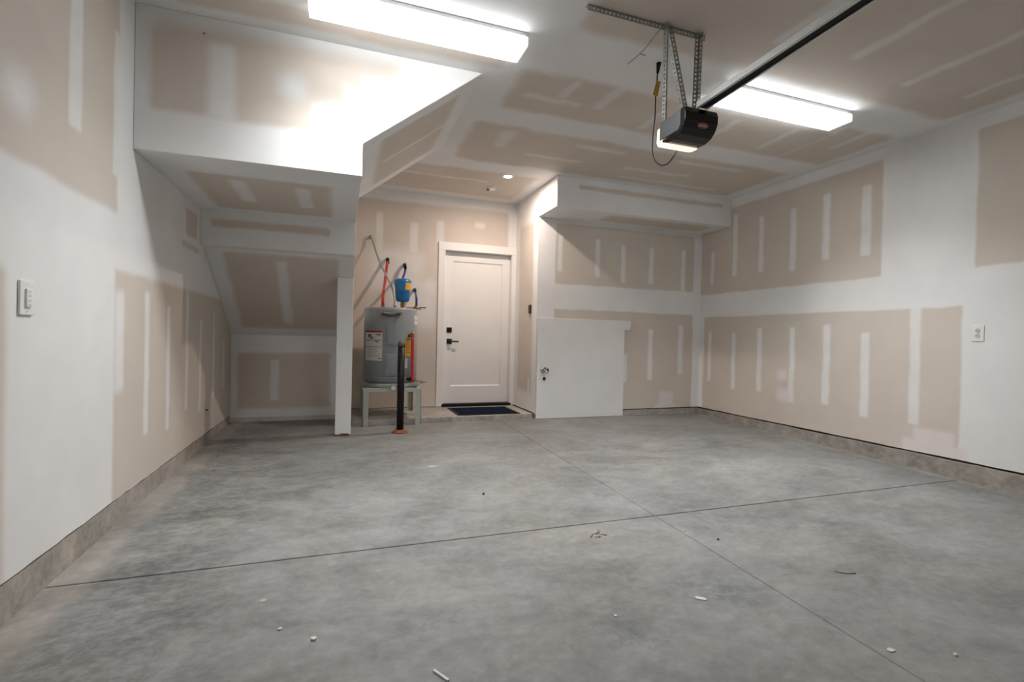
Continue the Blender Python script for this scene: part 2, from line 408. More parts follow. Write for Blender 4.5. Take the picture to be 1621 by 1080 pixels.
struct(slab(XS+.01, XR, YB-.012, YB+.1, ZC-.008, -.02).build('baseboard_back', M_curb), 'rough concrete curb under the back wall', 'curb')
struct(MB().box(XS+.02, XR, YB+.062, YB+.1, ZC-.04, ZC+.05).build('trim_back_sill_plate', M_gap), 'dark sill plate gap under back wall', 'sill plate')
# side of the jut
sd = [span((0, YB+.14, .3), (0, YD-.16, 2.45), 0, .10)]
M_ws = drywall('drywall_side', sd, [px_streak(onX, XS, 0)(836, 600, 640, .05)])
struct(MB().box(XS, XS+.013, YB+.013, YD, .07, H).build('wall_side', M_ws), 'short drywall return between door and back wall', 'wall')
# door wall with its opening
s = px_streak(onY, YD, 1)
p = px_patch(onY, YD, 1)
D0, D1, DZ0, DZ1 = 1.28, 2.19, .072, 2.102
dt = [span((XB-.6, 0, -.1), (XS-.12, 0, H-.13), 1, .06)]
dst = [p(588, 392, 668, 462, .20), p(618, 440, 688, 520, .16), s(601, 335, 400, .07), s(655, 352, 400, .08), s(697, 350, 385, .08), p(752, 352, 768, 362, .05)]
M_wd = drywall('drywall_door', dt, dst, sk=.75)
b = MB()
b.box(XL, D0-.02, YD, YD+.013, .068, H); b.box(D1+.02, XS, YD, YD+.013, .068, H); b.box(D0-.02, D1+.02, YD, YD+.013, DZ1+.02, H)
struct(b.build('wall_door', M_wd), 'drywall wall around the white entry door', 'wall')
struct(MB().box(XL, D0-.025, YD+.060, YD+.1, .03, .12).box(D1+.025, XS, YD+.060, YD+.1, .03, .12).build('trim_door_sill_plate', M_gap), 'dark gap under the door wall', 'sill plate')
# concrete step before the door
b = MB(); n = 24; pf = [(XB+.02+(XS-.005-XB-.02)*i/n, 5.520+.075*i/n+random.uniform(-.004, .004)) for i in range(n+1)]
b.prism(pf + [(XS-.005, YD+.05), (XB+.02, YD+.05)], 2, -.02, .060)
struct(b.build('floor_step', M_step, bevel=.008), 'low rough concrete step before the entry door', 'step')

# right soffit
p = px_patch(onY, YS, 1)
so = [span((2.52, 0, 2.685), (4.55, 0, 2.735), 1, .035), span((3.0, YS+.12, 0), (4.5, YB-.12, 0), 2, .14)]
so[0] = (so[0][0], (so[0][1][0], BIG, so[0][1][2]), .03)
# restrict the two bands to their own faces
so[0] = ((so[0][0][0], YS, so[0][0][2]), (so[0][1][0], .02, so[0][1][2]), .03)
so[1] = ((so[1][0][0], so[1][0][1], ZS), (so[1][1][0], so[1][1][1], .03), .12)
M_so = drywall('drywall_soffit', so)
struct(MB().box(XS, XR, YS, YB, ZS, H).build('ceiling_soffit', M_so, bevel=.004, seg=1), 'dropped drywall soffit in the far right corner', 'soffit')

# stair bulkhead on the left: a box whose right end slopes up to the ceiling
p = px_patch(onY, YBM, 1)
T = lambda a, b, ax, s: span(a, b, ax, s)
f0 = onY(238, 40, YBM); f1 = onY(238, 171, YBM); f2 = onY(515, 100, YBM); f3 = onY(632, 110, YBM)
zlo, zhi = f1.z, 2.705
bk = []
def face_patch(x0, x1, z0, z1, s): return (((x0+x1)/2, YBM, (z0+z1)/2), ((x1-x0)/2, .05, (z1-z0)/2), s)
def under_patch(x0, x1, y0, y1, s): return (((x0+x1)/2, (y0+y1)/2, ZBM), ((x1-x0)/2, (y1-y0)/2, .05), s)
bk += [face_patch(f0.x, f2.x-.06, zlo, zhi, .06), face_patch(f0.x, f2.x+.14, zlo+.16, zhi, .14), face_patch(f0.x, f2.x+.26, zlo+.30, zhi, .14), face_patch(f0.x, f3.x, zlo+.40, zhi, .14)]
u0 = onZ(300, 270, ZBM); u1 = onZ(525, 335, ZBM)
bk += [under_patch(XL+.16, u1.x, YBM+.32, YH-.12, .07)]
# slanted underside
k = (H-ZB2)/(XC-XB)
xm0, xm1 = XB+.13, XC-.13
bk += [(((xm0+xm1)/2, (YBM+YH)/2, (ZB2+H)/2), ((xm1-xm0)/2, (YH-YBM)/2-.16, .5), .07)]
bk[-1] = (bk[-1][0], (bk[-1][1][0], bk[-1][1][1], .5), .07)
sw = onY(351, 130, YBM); sw2 = onY(462, 138, YBM)
bks = [((sw.x, YBM, sw.z), (.07, .05, .22), .08), ((sw2.x, YBM, sw2.z), (.06, .05, .06), .14)]
for (ua, va, ub, vb) in ((363, 284, 405, 320), (470, 298, 493, 330)):
    a, c = onZ(ua, va, ZBM), onZ(ub, vb, ZBM)
    bks.append((((a.x+c.x)/2, (a.y+c.y)/2, ZBM), (.05, abs(a.y-c.y)/2, .05), .05))
bks.append(((XB+.42, (YBM+YH)/2, 2.52), (.25, .02, .3), .04))
M_bk = drywall('drywall_bulkhead', bk, bks)
prof = [(XL, ZBM), (XB, ZBM), (XB, ZB2), (XC, H), (XL, H)]
struct(MB().prism(prof, 1, YBM, YH).build('wall_bulkhead', M_bk, bevel=.004, seg=1), 'drywall bulkhead of the stairs with a sloping end', 'bulkhead')
# lower flight: header, sloped underside and knee wall
def fp(x0, x1, y, z0, z1, s): return (((x0+x1)/2, y, (z0+z1)/2), ((x1-x0)/2, .04, (z1-z0)/2), s)
h0, h1 = onY(335, 350, YH), onY(523, 353, YH)
st = [fp(h0.x, h1.x, YH, 1.86, 1.925, .03)]
k0, k1 = onY(376, 555, YA), onY(522, 644, YA)
st += [fp(k0.x, k1.x, YA, k1.z, k0.z-.02, .05)]
sx0, sx1 = XL+.13, XB-.14
st += [(((sx0+sx1)/2, (YH+YA)/2+.03, 1.33), ((sx1-sx0)/2, .53, .45), .06)]
st[-1] = (st[-1][0], ((sx1-sx0)/2, .50, .45), .06)
ks = px_streak(onY, YA, 1)
sts = [(ks(434.5, 570, 634, .07, .04))]
sts[0] = (sts[0][0], (sts[0][1][0], .04, sts[0][1][2]), .04)
sts.append((((sx0+sx1)/2-.02, (YH+YA)/2+.02, 1.33), (.045, .42, .45), .05))
M_st = drywall('drywall_understair', st, sts)
prof = [(YH, H-.005), (YH, ZH0), (YH+.14, ZH0), (YA, ZK), (YA, .045), (YD, .045), (YD, H-.005)]
struct(MB().prism(prof, 0, XL, XB).build('wall_understair', M_st, bevel=.003, seg=1), 'shaded drywall recess under the lower stair flight', 'wall')
struct(slab(XL, XB, YA-.006, YA+.1, .048, -.02).build('baseboard_understair', plain('grey_white_base', (.62, .59, .57), .7, var=.06)), 'plain pale base strip in the under-stair recess', 'baseboard')

# wall and garage door behind the camera
b = MB().box(XL-.1, -.60, YFRONT-.1, YFRONT, -.2, H).box(4.2, XR+.1, YFRONT-.1, YFRONT, -.2, H).box(-.60, 4.2, YFRONT-.1, YFRONT, 2.25, H)
struct(b.build('wall_front', drywall('drywall_front')), 'wall around the garage door', 'wall')
gd = thing('door_2', (1.8, YFRONT-.06, fz(YFRONT)), 'white sectional garage door', 'garage door', kind='structure')
for i in range(4):
    z = .012+i*.598
    MB().box(-2.395, 2.395, -.02, .02, z, z+.590).build('door_section', M_garage, gd, bevel=.006, seg=1)

# ------------------------------------------------------------------ entry door
d1 = thing('door_1', ((D0+D1)/2, YD, DZ0), 'white single-panel entry door with black square lock and lever', 'door', kind='structure')
W = (D1-D0)/2; HH = DZ1-DZ0
# slab with recessed panel : frame stiles and rails proud of the panel
st_w = .105
b = MB()
b.box(-W, -W+st_w, .070, .110, .02, HH).box(W-st_w, W, .070, .110, .02, HH)
b.box(-W+st_w, W-st_w, .070, .110, HH-.115, HH).box(-W+st_w, W-st_w, .070, .110, .02, .25)
b.build('door_slab', M_door, d1)
pn = MB()
xi, z0, z1, bw = W-st_w, .25, HH-.115, .014
pn.add([(-xi, .070, z0), (xi, .070, z0), (xi, .070, z1), (-xi, .070, z1), (-xi+bw, .082, z0+bw), (xi-bw, .082, z0+bw), (xi-bw, .082, z1-bw), (-xi+bw, .082, z1-bw)],
       [(0,1,5,4), (1,2,6,5), (2,3,7,6), (3,0,4,7), (4,5,6,7)])
pn.build('door_panel', M_door, d1)
MB().box(-W-.02, -W-.003, -.004, .13, 0, HH+.004).build('door_jamb', M_white, d1)
MB().box(W+.003, W+.02, -.004, .13, 0, HH+.004).build('door_jamb', M_white, d1)
MB().box(-W-.02, W+.02, -.004, .13, HH+.004, HH+.02).build('door_head', M_white, d1)
cw = .085
MB().box(-W-cw-.01, -W-.006, -.018, -.0005, -.005, HH+.008).build('casing', M_white, d1, bevel=.002, seg=1)
MB().box(W+.006, W+cw+.01, -.018, -.0005, -.005, HH+.008).build('casing', M_white, d1, bevel=.002, seg=1)
MB().box(-W-cw-.011, W+cw+.011, -.019, -.0005, HH+.009, HH+.112).build('casing', M_white, d1, bevel=.002, seg=1)
MB().box(-W-.02, W+.02, -.03, .13, -.011, .024).build('threshold', M_rubber, d1, bevel=.003, seg=1)
for (u, v, nm) in ((711, 522.5, 'deadbolt'), (711, 540.5, 'lever_lock')):
    q = onY(u, v, YD+.070)
    x, z = q.x-(D0+D1)/2, q.z-DZ0
    o = MB().box(x-.034, x+.034, .057, .071, z-.034, z+.034).build(nm, M_black, d1, bevel=.003, seg=2)
    if nm == 'deadbolt': MB().box(x-.006, x+.006, .045, .058, z-.016, z+.016).build('thumb_turn', M_black, o, bevel=.002)
    else:
        bb = MB().cyl((x, .061, z), (x, .015, z), .011, 12); bb.box(x-.012, x+.115, (.007), .021, z-.010, z+.010)
        bb.build('lever', plain('dark_lever', (.05, .048, .046), .3, .6), o, bevel=.002)
# door mat
c4 = [(1.285, 5.575), (2.03, 5.575), (2.135, 6.20), (1.318, 6.20)]
mt = thing('door_mat', (1.70, 5.90, .060), 'dark navy door mat on the concrete step', 'mat')
hx, hy = .39, .305
b = MB().box(-hx, hx, -hy, hy, .0005, .006); b.build('rubber_border', M_rubber, mt, bevel=.002, seg=1)
bm_ = MB(); n1, n2 = 40, 30; vs = []
for j in range(n2+1):
    for i in range(n1+1): vs.append((-hx+.04+(2*hx-.08)*i/n1, -hy+.04+(2*hy-.08)*j/n2, .009+random.uniform(-.0022, .0022)))
bm_.add(vs, [(j*(n1+1)+i, j*(n1+1)+i+1, (j+1)*(n1+1)+i+1, (j+1)*(n1+1)+i) for j in range(n2) for i in range(n1)], True)
bm_.build('pile', M_mat, mt)

# post at the mouth of the recess
pb = onF(542.5, 690)
po = MB().box(-.074, .074, 0, .12, 0, 1.66)
px = thing('support_post', (pb.x, pb.y, fz(pb.y)), 'white drywalled post standing under the lower stair flight', 'post')
topz = lambda y: ZH0 + (ZK-ZH0)*(y-YH-.14)/(YA-YH-.14) - fz(pb.y) - .003
vs = []
for y in (0, .12):
    vs += [(-.074, y, .012), (.074, y, .012), (.074, y, topz(pb.y+y)), (-.074, y, topz(pb.y+y))]
MB().add(vs, [(0,1,2,3), (7,6,5,4), (0,4,5,1), (1,5,6,2), (2,6,7,3), (3,7,4,0)]).build('post_shaft', M_panel, px, bevel=.003, seg=1)
MB().box(-.066, .066, .008, .112, .0, .013).build('post_foot', M_rust, px)
b = MB()
for i in range(7):
    x = -.035+i*.012+random.uniform(-.003, .003); b.box(x, x+.014, -.004, .004, .006, .006+random.uniform(.008, .018))
b.build('rust_edge', M_rust, px)['label'] = 'rusty torn lower edge'

# ------------------------------------------------------------------ lights
def fixture(xc, label):
    f = thing('ceiling_light', (xc, 2.855, H), label, 'light', group='fluorescent wrap lights on the ceiling')
    L = .61; wl = .098
    MB().box(-L+.004, L-.004, -wl-.001, wl+.001, -.024, -.0005).build('housing', M_fixture, f, bevel=.003, seg=1)
    # wrap diffuser: shallow tray profile
    pr = [(-wl, -.025), (-wl, -.074), (-wl+.006, -.079), (wl-.006, -.079), (wl, -.074), (wl, -.025)]
    a, c = -L+.018, L-.018
    MB().box(a, c, -wl+.005, wl-.005, -.0785, -.070).build('diffuser', M_lens, f)
    for sg in (-1, 1):
        ps = [(sg*wl, -.025), (sg*wl, -.076), (sg*(wl-.004), -.078), (sg*(wl-.004), -.025)]
        MB().prism(ps, 0, a, c).build('diffuser_side', M_lensside, f)
    for sgn in (-1, 1):
        pe = [(y*1.02, z*1.02 if z < -.05 else z) for y, z in pr]
        a, c = (L-.018, L) if sgn > 0 else (-L, -L+.018)
        MB().prism(pe, 0, a, c).build('end_cap', M_endcap, f, bevel=.002, seg=1)
    ld = bpy.data.lights.new('tube_light', 'AREA'); ld.shape = 'RECTANGLE'; ld.size = 2*L-.05; ld.size_y = 2*wl-.012
    ld.energy = TUBE_WATT; ld.spread = math.radians(TUBE_SPREAD); ld.color = (.965, .985, 1.)
    lo = bpy.data.objects.new('tube_light', ld); col.objects.link(lo); lo.parent = f; lo.location = (0, 0, -.0800)
    return f
fixture(.417, 'long lit fluorescent light on the ceiling before the bulkhead')
fixture(3.126, 'long lit fluorescent light on the ceiling beside the opener rail')
q = onZ(804, 279, H)
dl = thing('recessed_light', (q.x, q.y, H), 'small round recessed downlight glowing near the entry door', 'light')
MB().lathe([(.036, -.001), (.040, -.006), (.060, -.005), (.064, 0)], 32, cap=False).build('trim_ring', M_plate, dl)
MB().lathe([(.038, -.004), (.036, -.002)], 32).build('lens', M_down, dl)
q = onZ(777, 297, H)
sd_ = thing('smoke_detector', (q.x, q.y, H), 'small pale round detector on the ceiling above the door', 'detector')
MB().lathe([(.030, -.034), (.050, -.028), (.055, -.010)], 28).build('cover', M_plate, sd_)
MB().lathe([(.060, -.010), (.062, 0)], 28).build('base_plate', M_plate, sd_)
MB().box(-.052, -.02, -.03, .02, -.0355, -.026).build('left_shadow', M_slot, sd_)

# ------------------------------------------------------------------ garage door opener
def perf_flange(b, p0, p1, wdir, ndir, width=.032, th=.0024, pitch_=.0254, hole=.011):
    p0, p1 = Vector(p0), Vector(p1); d = p1-p0; L = d.length; d.normalize(); wd = Vector(wdir).normalized(); nd = Vector(ndir).normalized()
    n = max(1, round(L/pitch_)); s_ = L/n
    for i in range(n):
        c = p0 + d*(s_*(i+.5)) + wd*(width/2)
        outer = [(-s_/2, -width/2), (s_/2, -width/2), (s_/2, width/2), (-s_/2, width/2)]
        hx_ = hole/2; inner = [(-hx_, -hx_), (hx_, -hx_), (hx_, hx_), (-hx_, hx_)]
        vs = []
        for t in (0, th):
            for a, e in outer+inner: vs.append(c + d*a + wd*e + nd*t)
        fs = []
        for k in range(4):
            k2 = (k+1) % 4
            fs += [(k, k2, 4+k2, 4+k), (8+k2, 8+k, 12+k, 12+k2), (4+k, 4+k2, 12+k2, 12+k)]
        fs += [(0, 1, 9, 8), (2, 3, 11, 10)]
        if i == 0: fs.append((3, 0, 8, 11))
        if i == n-1: fs.append((1, 2, 10, 9))
        b.add(vs, fs)
def angle(p0, p1, w1, w2):
    b = MB(); perf_flange(b, p0, p1, w1, w2); perf_flange(b, p0, p1, w2, w1); return b
YBR = 2.400
hb = thing('mounting_bracket', (1.625, YBR, H), 'perforated steel angle bracket hanging the opener from the ceiling', 'bracket')
l = lambda x, y, z: (x-1.625, y-YBR, z-H)
angle(l(1.235, YBR, H-.001), l(2.015, YBR, H-.001), (0, 0, -1), (0, 1, 0)).build('ceiling_angle', M_galv, hb)
ZT = 2.262
angle(l(1.722, YBR-.003, H-.004), l(1.733, YBR+.012, ZT-.004), (1, 0, 0), (0, -1, 0)).build('hanger_strap', M_galv, hb)
angle(l(1.972, YBR-.003, H-.004), l(1.972, YBR+.012, ZT-.004), (-1, 0, 0), (0, -1, 0)).build('hanger_strap', M_galv, hb)
d_ = Vector((1.925-1.765, 0, ZT+.02-H)).normalized(); wv = Vector((-d_.z, 0, d_.x)); wv = wv if wv.x > 0 else -wv
angle(l(1.762, YBR+.006, H-.014), l(1.915, YBR+.02, ZT+.005), tuple(wv), (0, 1, 0)).build('brace_strap', M_galv, hb)
for x, z in ((1.738, H-.018), (1.956, H-.018), (1.785, H-.02)): MB().cyl(l(x, YBR-.012, z), l(x, YBR+.006, z), .009, 6, smooth=False).build('bolt', M_galv, hb)

OX, OY, OZ = 1.845, 2.30, 2.255
go = thing('garage_opener', (OX, OY, OZ), 'black garage door opener with glowing warm lamp lens below', 'opener')
# steel chassis
MB().box(-.115, .094, -.065, .125, -.105, 0).build('chassis', plain('grey_chassis_steel', (.20, .205, .22), .4, .5), go, bevel=.004)
# black curved front cover: profile in YZ swept along X
pc = [(-.062, .004), (-.100, .002), (-.112, -.030), (-.108, -.070), (-.090, -.105), (-.058, -.132), (-.010, -.145), (.050, -.143), (.095, -.125), (.095, -.112), (.030, -.118), (-.045, -.108), (-.062, -.080)]
MB().prism(pc, 0, -.120, .098).build('front_cover', M_blackplastic, go, bevel=.006, seg=3)
# warm lens: under the rear half and up the back
pl = [(.126, -.030), (.148, -.034), (.152, -.110), (.138, -.136), (.100, -.150), (.055, -.153), (.040, -.148), (.050, -.1445), (.097, -.1265), (.097, -.106), (.126, -.106)]
MB().prism(pl, 0, -.116, .090).build('lamp_lens', M_warm, go, bevel=.005, seg=2)
# red oval badge on the cover
bd = MB(); nb = 20; bc = Vector((.0, -.1005, -.0875)); bt1 = Vector((1, 0, 0)); bt2 = Vector((0, -.457, .889)); bn = Vector((0, -.889, -.457))
for t_ in (-.001, .0035):
    for k in range(nb):
        a = 2*math.pi*k/nb; bd.v.append(tuple(bc+bt1*(.036*math.cos(a))+bt2*(.016*math.sin(a))+bn*t_))
bd.f = [tuple(range(nb))[::-1], tuple(range(nb, 2*nb))] + [(k, (k+1) % nb, nb+(k+1) % nb, nb+k) for k in range(nb)]; bd.sm = [False]*len(bd.f)
bg = bd.build('badge', plain('dull_red_badge', (.34, .10, .09), .4), go)
Mb = Matrix((bt1, bt2, bn)).transposed().to_4x4(); Mb.translation = bc
M_silver = plain('badge_silver', (.5, .46, .45), .4)
for i in range(4):
    x = -.024+i*.013; MB().box(x, x+.008, -.005, .005, .003, .0042, Mb).build('badge_mark', M_silver, bg)
b = MB().box(-.03, .03, -.06, .09, .001, .012).cyl((.0, .045, .01), (.0, .045, .055), .022, 16)
b.build('drive_sprocket', plain('pinkish_steel', (.50, .41, .36), .4, .5), go, bevel=.002)
b = MB().box(-.06, -.048, -.02, .16, .006, .03); b.build('header_strap', plain('rail_strap', (.52, .44, .39), .4, .5), go)
# rail to the garage door header
ra = thing('opener_rail', (1.865, 2.236, 2.277), 'long silver and black rail running forward from the black opener', 'rail')
dv = Vector((0.0, YFRONT+.05-2.236, .075)); Lr = dv.length
rot = dv.to_track_quat('Y', 'Z').to_matrix().to_4x4()
def rbox(x0, x1, y0, y1, z0, z1): return MB().box(x0, x1, y0, y1, z0, z1, rot)
rbox(-.035, .035, 0, Lr, .031, .034).build('rail_top', M_rail, ra)
rbox(-.035, -.032, 0, Lr, .004, .031).build('rail_side', M_rail, ra)
rbox(.032, .035, 0, Lr, .004, .031).build('rail_side', M_rail, ra)
rbox(-.035, -.026, 0, Lr, .001, .004).build('rail_lip', M_rail, ra)
rbox(.020, .035, 0, Lr, .001, .004).build('rail_lip', M_rail, ra)
rbox(-.025, .025, 0, Lr, .006, .014).build('drive_belt', M_rubber, ra)
# power cord
q0 = onZ(1043, 100, H)
pc_ = thing('power_cord', (q0.x, q0.y, H), 'dark power cord looping from ceiling to opener with yellow tag', 'cord')
rel = lambda p: tuple(Vector(p)-Vector((q0.x, q0.y, H)))
yk = q0.y
pts = [onY(1041, 108, yk), onY(1040, 128, yk), onY(1038, 150, yk), onY(1037, 185, yk-.02), onY(1034, 215, yk-.05), onY(1033, 238, yk-.09), onY(1037, 254, yk-.14), onY(1046, 261.5, yk-.19), onY(1057, 259, yk-.24), onY(1066, 248, yk-.28), onY(1071, 240, 2.475), onY(1072, 235, 2.468)]
MB().tube([rel(q) for q in pts], .0045, 8).build('cable', M_cord, pc_)
a, c = onY(1043, 100, yk), onY(1041, 116, yk)
MB().cyl((0, 0, 0), rel(a), .017, 12).cyl(rel(a), rel(c), .016, 12, .008).build('plug', M_black, pc_)
a, c = onY(1041, 128, yk-.012), onY(1036, 151, yk-.012)
a, c = Vector(rel(a)), Vector(rel(c)); dd = (c-a)
MB().add([a+Vector((-.008, 0, 0)), a+Vector((.024, 0, 0)), c+Vector((.026, 0, 0)), c+Vector((-.012, 0, 0)), a+Vector((-.008, .002, 0)), a+Vector((.024, .002, 0)), c+Vector((.026, .002, 0)), c+Vector((-.012, .002, 0))],
         [(0,1,2,3), (7,6,5,4), (0,4,5,1), (1,5,6,2), (2,6,7,3), (3,7,4,0)]).build('warning_tag', M_tag, pc_)
# thin wire stapled on the ceiling
q0 = onZ(1047, 42, H)
pts = [onZ(u, v, H)-Vector((0, 0, .004)) for u, v in ((1046, 44), (1030, 65), (1013, 84.5), (993, 101))]
wr = thing('bell_wire', pts[0]+Vector((0, 0, .004)), 'thin dark wire stapled along the ceiling by the bracket', 'wire')
o = MB().tube([q-wr.location for q in pts], .0022, 6); o.build('wire', M_conduit, wr)
pts2 = [onZ(u, v, H)-Vector((0, 0, .004))-wr.location for u, v in ((1013, 84.5), (1022, 87))]
MB().tube(pts2, .0022, 6, 0).build('wire_end', M_conduit, wr)

# ------------------------------------------------------------------ water heater on its stand
TX, TY, TR = .548, 5.80, .298
TB, TT = .458, 1.292
sdn = thing('heater_stand', (TX, TY, 0), 'pale steel stand with round drain pan under the heater', 'stand')
pan = MB().lathe([(.325, .405), (.355, .455), (.350, .457), (.322, .418)], 40, cap=False)
pan.lathe([(.0, .405), (.325, .405)], 40, cap=False); pan.build('drain_pan', M_galv, sdn)
fr = MB().box(-.31, .31, -.335, -.30, .365, .404).box(-.31, .31, .30, .335, .365, .404).box(-.31, -.275, -.30, .30, .365, .404).box(.275, .31, -.30, .30, .365, .404)
fr.build('stand_frame', M_standgrey, sdn, bevel=.002, seg=1)
for x, y in ((-.31, -.335), (.31, -.335), (-.31, .335), (.31, .335)):
    zb = .0605 if TY+y > 5.62 else fz(TY+y)+.0005
    sx = 1 if x < 0 else -1; sy = 1 if y < 0 else -1
    b = MB().box(min(x, x+sx*.06), max(x, x+sx*.06), min(y, y+sy*.004), max(y, y+sy*.004), zb, .366).box(min(x, x+sx*.004), max(x, x+sx*.004), min(y, y+sy*.05), max(y, y+sy*.05), zb, .366)
    b.build('leg', M_standgrey, sdn)
q = onY(622.5, 614, TY-.345)
b = MB().cyl((q.x-TX, -.36, q.z), (q.x-TX, -.30, q.z), .022, 16).lathe([(.014, 0), (.024, .002), (.024, .014)], 16, Matrix.Translation((q.x-TX, -.36, q.z)) @ Matrix.Rotation(math.pi/2, 4, 'X'))
b.build('pan_fitting', M_plate, sdn)
MB().cyl((.33, -.06, .445), (.405, -.08, .452), .018, 10, .010).build('pan_spout', M_galvdark, sdn)

wh = thing('water_heater', (TX, TY, TB), 'grey electric water heater tank on a steel stand', 'water heater')
hgt = TT-TB
MB().lathe([(TR-.012, 0), (TR, .012), (TR, .40), (TR, hgt-.03), (TR-.006, hgt-.008), (TR-.02, hgt)], 64).build('tank', M_grey, wh)
MB().lathe([(TR+.002, .05), (TR+.0025, .055), (TR+.0025, .062), (TR+.002, .067)], 64, cap=False).build('seam_band', M_grey, wh)
def curved(a0, a1, z0, z1, r0, r1, n=10):
    """curved plate on the tank; angles in degrees from the front (-Y), positive to +X"""
    b = MB(); vs = []
    for i in range(n+1):
        a = math.radians(a0+(a1-a0)*i/n); dx, dy = math.sin(a), -math.cos(a)
        for r in (r0, r1):
            for z in (z0, z1): vs.append((dx*r, dy*r, z))
    fs = []
    for i in range(n):
        k = i*4; j = k+4
        fs += [(k+2, k+3, j+3, j+2), (k, j, j+1, k+1), (k+1, j+1, j+3, k+3), (k, k+2, j+2, j)]
    fs += [(0, 1, 3, 2), (n*4, n*4+2, n*4+3, n*4+1)]
    return b.add(vs, fs)
def tank_at(u, v):          # pixel -> (angle, z) on the tank side
    d = ray(u, v); ox, oy = CAM.x-TX, CAM.y-TY
    A = d.x**2+d.y**2; B = 2*(ox*d.x+oy*d.y); C_ = ox*ox+oy*oy-TR*TR
    t = (-B-math.sqrt(max(B*B-4*A*C_, 0)))/(2*A); q = CAM+d*t
    return math.degrees(math.atan2(q.x-TX, -(q.y-TY))), q.z-TB
def plate(u0, v0, u1, v1, mat, name, parent, r0=.0, r1=.002, bevel=0.):
    um, vm = (u0+u1)/2, (v0+v1)/2
    a0, _ = tank_at(u0, vm); a1, _ = tank_at(u1, vm); _, zt_ = tank_at(um, v0); _, zb_ = tank_at(um, v1)
    return curved(a0, a1, zb_, zt_, TR+r0, TR+r1).build(name, mat, parent, bevel)
for (u0, v0, u1, v1) in ((611, 513, 628, 547), (610, 561, 627, 595)):
    o = plate(u0, v0, u1, v1, M_grey, 'access_cover', wh, -.002, .018, .004)
    plate(u0+2.5, v0+3, u1-2.5, v1-3, M_grey, 'cover_face', o, .017, .026, .003)
rl = plate(579, 525, 605, 571, M_paper, 'rating_label', wh, 0, .0015); rl['label'] = 'white warning label with red header'
plate(579, 523.5, 605, 526.5, M_redprint, 'red_header', rl, 0, .0025)
rr = random.Random(3)
for i, (u0, v0, u1, v1) in enumerate(((583, 529, 588, 534), (586, 533, 591, 536), (596, 529, 603, 531), (594, 540, 599, 542), (580, 538, 604, 539), (580, 548.5, 604, 549.5), (598, 567, 604, 568.5))):
    plate(u0, v0, u1, v1, M_print, 'print_block', rl, .001, .0025)
for i in range(7):
    v = 551.5+i*2.1; plate(582, v, 601-rr.uniform(0, 7), v+.7, plain('pale_print', (.42, .41, .40), .7) if i == 0 else bpy.data.materials['pale_print'], 'print_line', rl, .001, .0025)
en = plate(641, 536, 655, 564, M_yellow, 'energy_label', wh, 0, .0015); en['label'] = 'yellow energy label'
plate(641, 537, 655, 538.5, M_print, 'print_block', en, .001, .0025)
for i in range(5): plate(643, 542+i*4, 653-rr.uniform(0, 5), 543+i*4, M_print, 'print_line', en, .001, .0025)
plate(640, 567, 645, 583, M_paper, 'side_label', wh, 0, .0015)
for v in (500, 508): plate(655.5, v, 662, v+6.5, M_paper, 'top_label', wh, 0, .0015)
# brass fittings with a bent pipe near the rim
b = MB(); fit = []
for u in (606, 632):
    a, z = tank_at(u, 497.5); a = math.radians(a); n_ = Vector((math.sin(a), -math.cos(a), 0))
    p_ = n_*TR+Vector((0, 0, z)); fit.append((p_, n_)); MB().cyl(p_-n_*.01, p_+n_*.035, .020, 12).cyl(p_+n_*.03, p_+n_*.045, .024, 6, smooth=False).build('brass_fitting', M_brass, wh)
(p0, n0), (p1, n1_) = fit
mid = (p0+p1)/2+(n0+n1_)*.028
MB().tube([p0+n0*.04, p0+n0*.045+(p1-p0)*.12, mid+Vector((0, 0, -.018)), p1+n1_*.045-(p1-p0)*.12, p1+n1_*.04], .012, 10).build('bent_pipe', M_cord, wh)
MB().tube([p0+n0*.035+Vector((.02, 0, .016)), mid+Vector((0, 0, .014)), p1+n1_*.035+Vector((-.02, 0, .016))], .006, 8).build('pipe_highlight', M_chrome, wh)  # thin bright tube added as the white highlight along the bent pipe
# relief valve and red discharge pipe
a, z = tank_at(648, 531); a = math.radians(a); n_ = Vector((math.sin(a), -math.cos(a), 0)); pv = n_*TR+Vector((0, 0, z))
MB().cyl(pv-n_*.01, pv+n_*.055, .019, 12).lathe([(.018, -.03), (.022, -.01), (.022, .02), (.012, .045)], 14, Matrix.Translation(pv+n_*.05)).build('relief_valve', M_copper, wh)
lv = pv+n_*.05+Vector((0, 0, .045)); MB().box(lv.x-.012, lv.x+.028, lv.y-.006, lv.y+.006, lv.z, lv.z+.005).build('valve_lever', M_chrome, wh)
q = onY(653, 604, TY+(pv+n_*.05).y)-Vector((TX, TY, TB))
MB().tube([pv+n_*.05+Vector((0, 0, -.025)), (pv+n_*.05)*.5+q*.5+Vector((0, 0, 0)), q], .019, 12).build('discharge_pipe', M_red, wh)
a, z = tank_at(645, 600); a = math.radians(a); n_ = Vector((math.sin(a), -math.cos(a), 0)); pv = n_*TR+Vector((0, 0, z))
MB().cyl(pv-n_*.01, pv+n_*.045, .016, 12).cyl(pv+n_*.04, pv+n_*.055, .026, 12).build('drain_valve', M_black, wh)

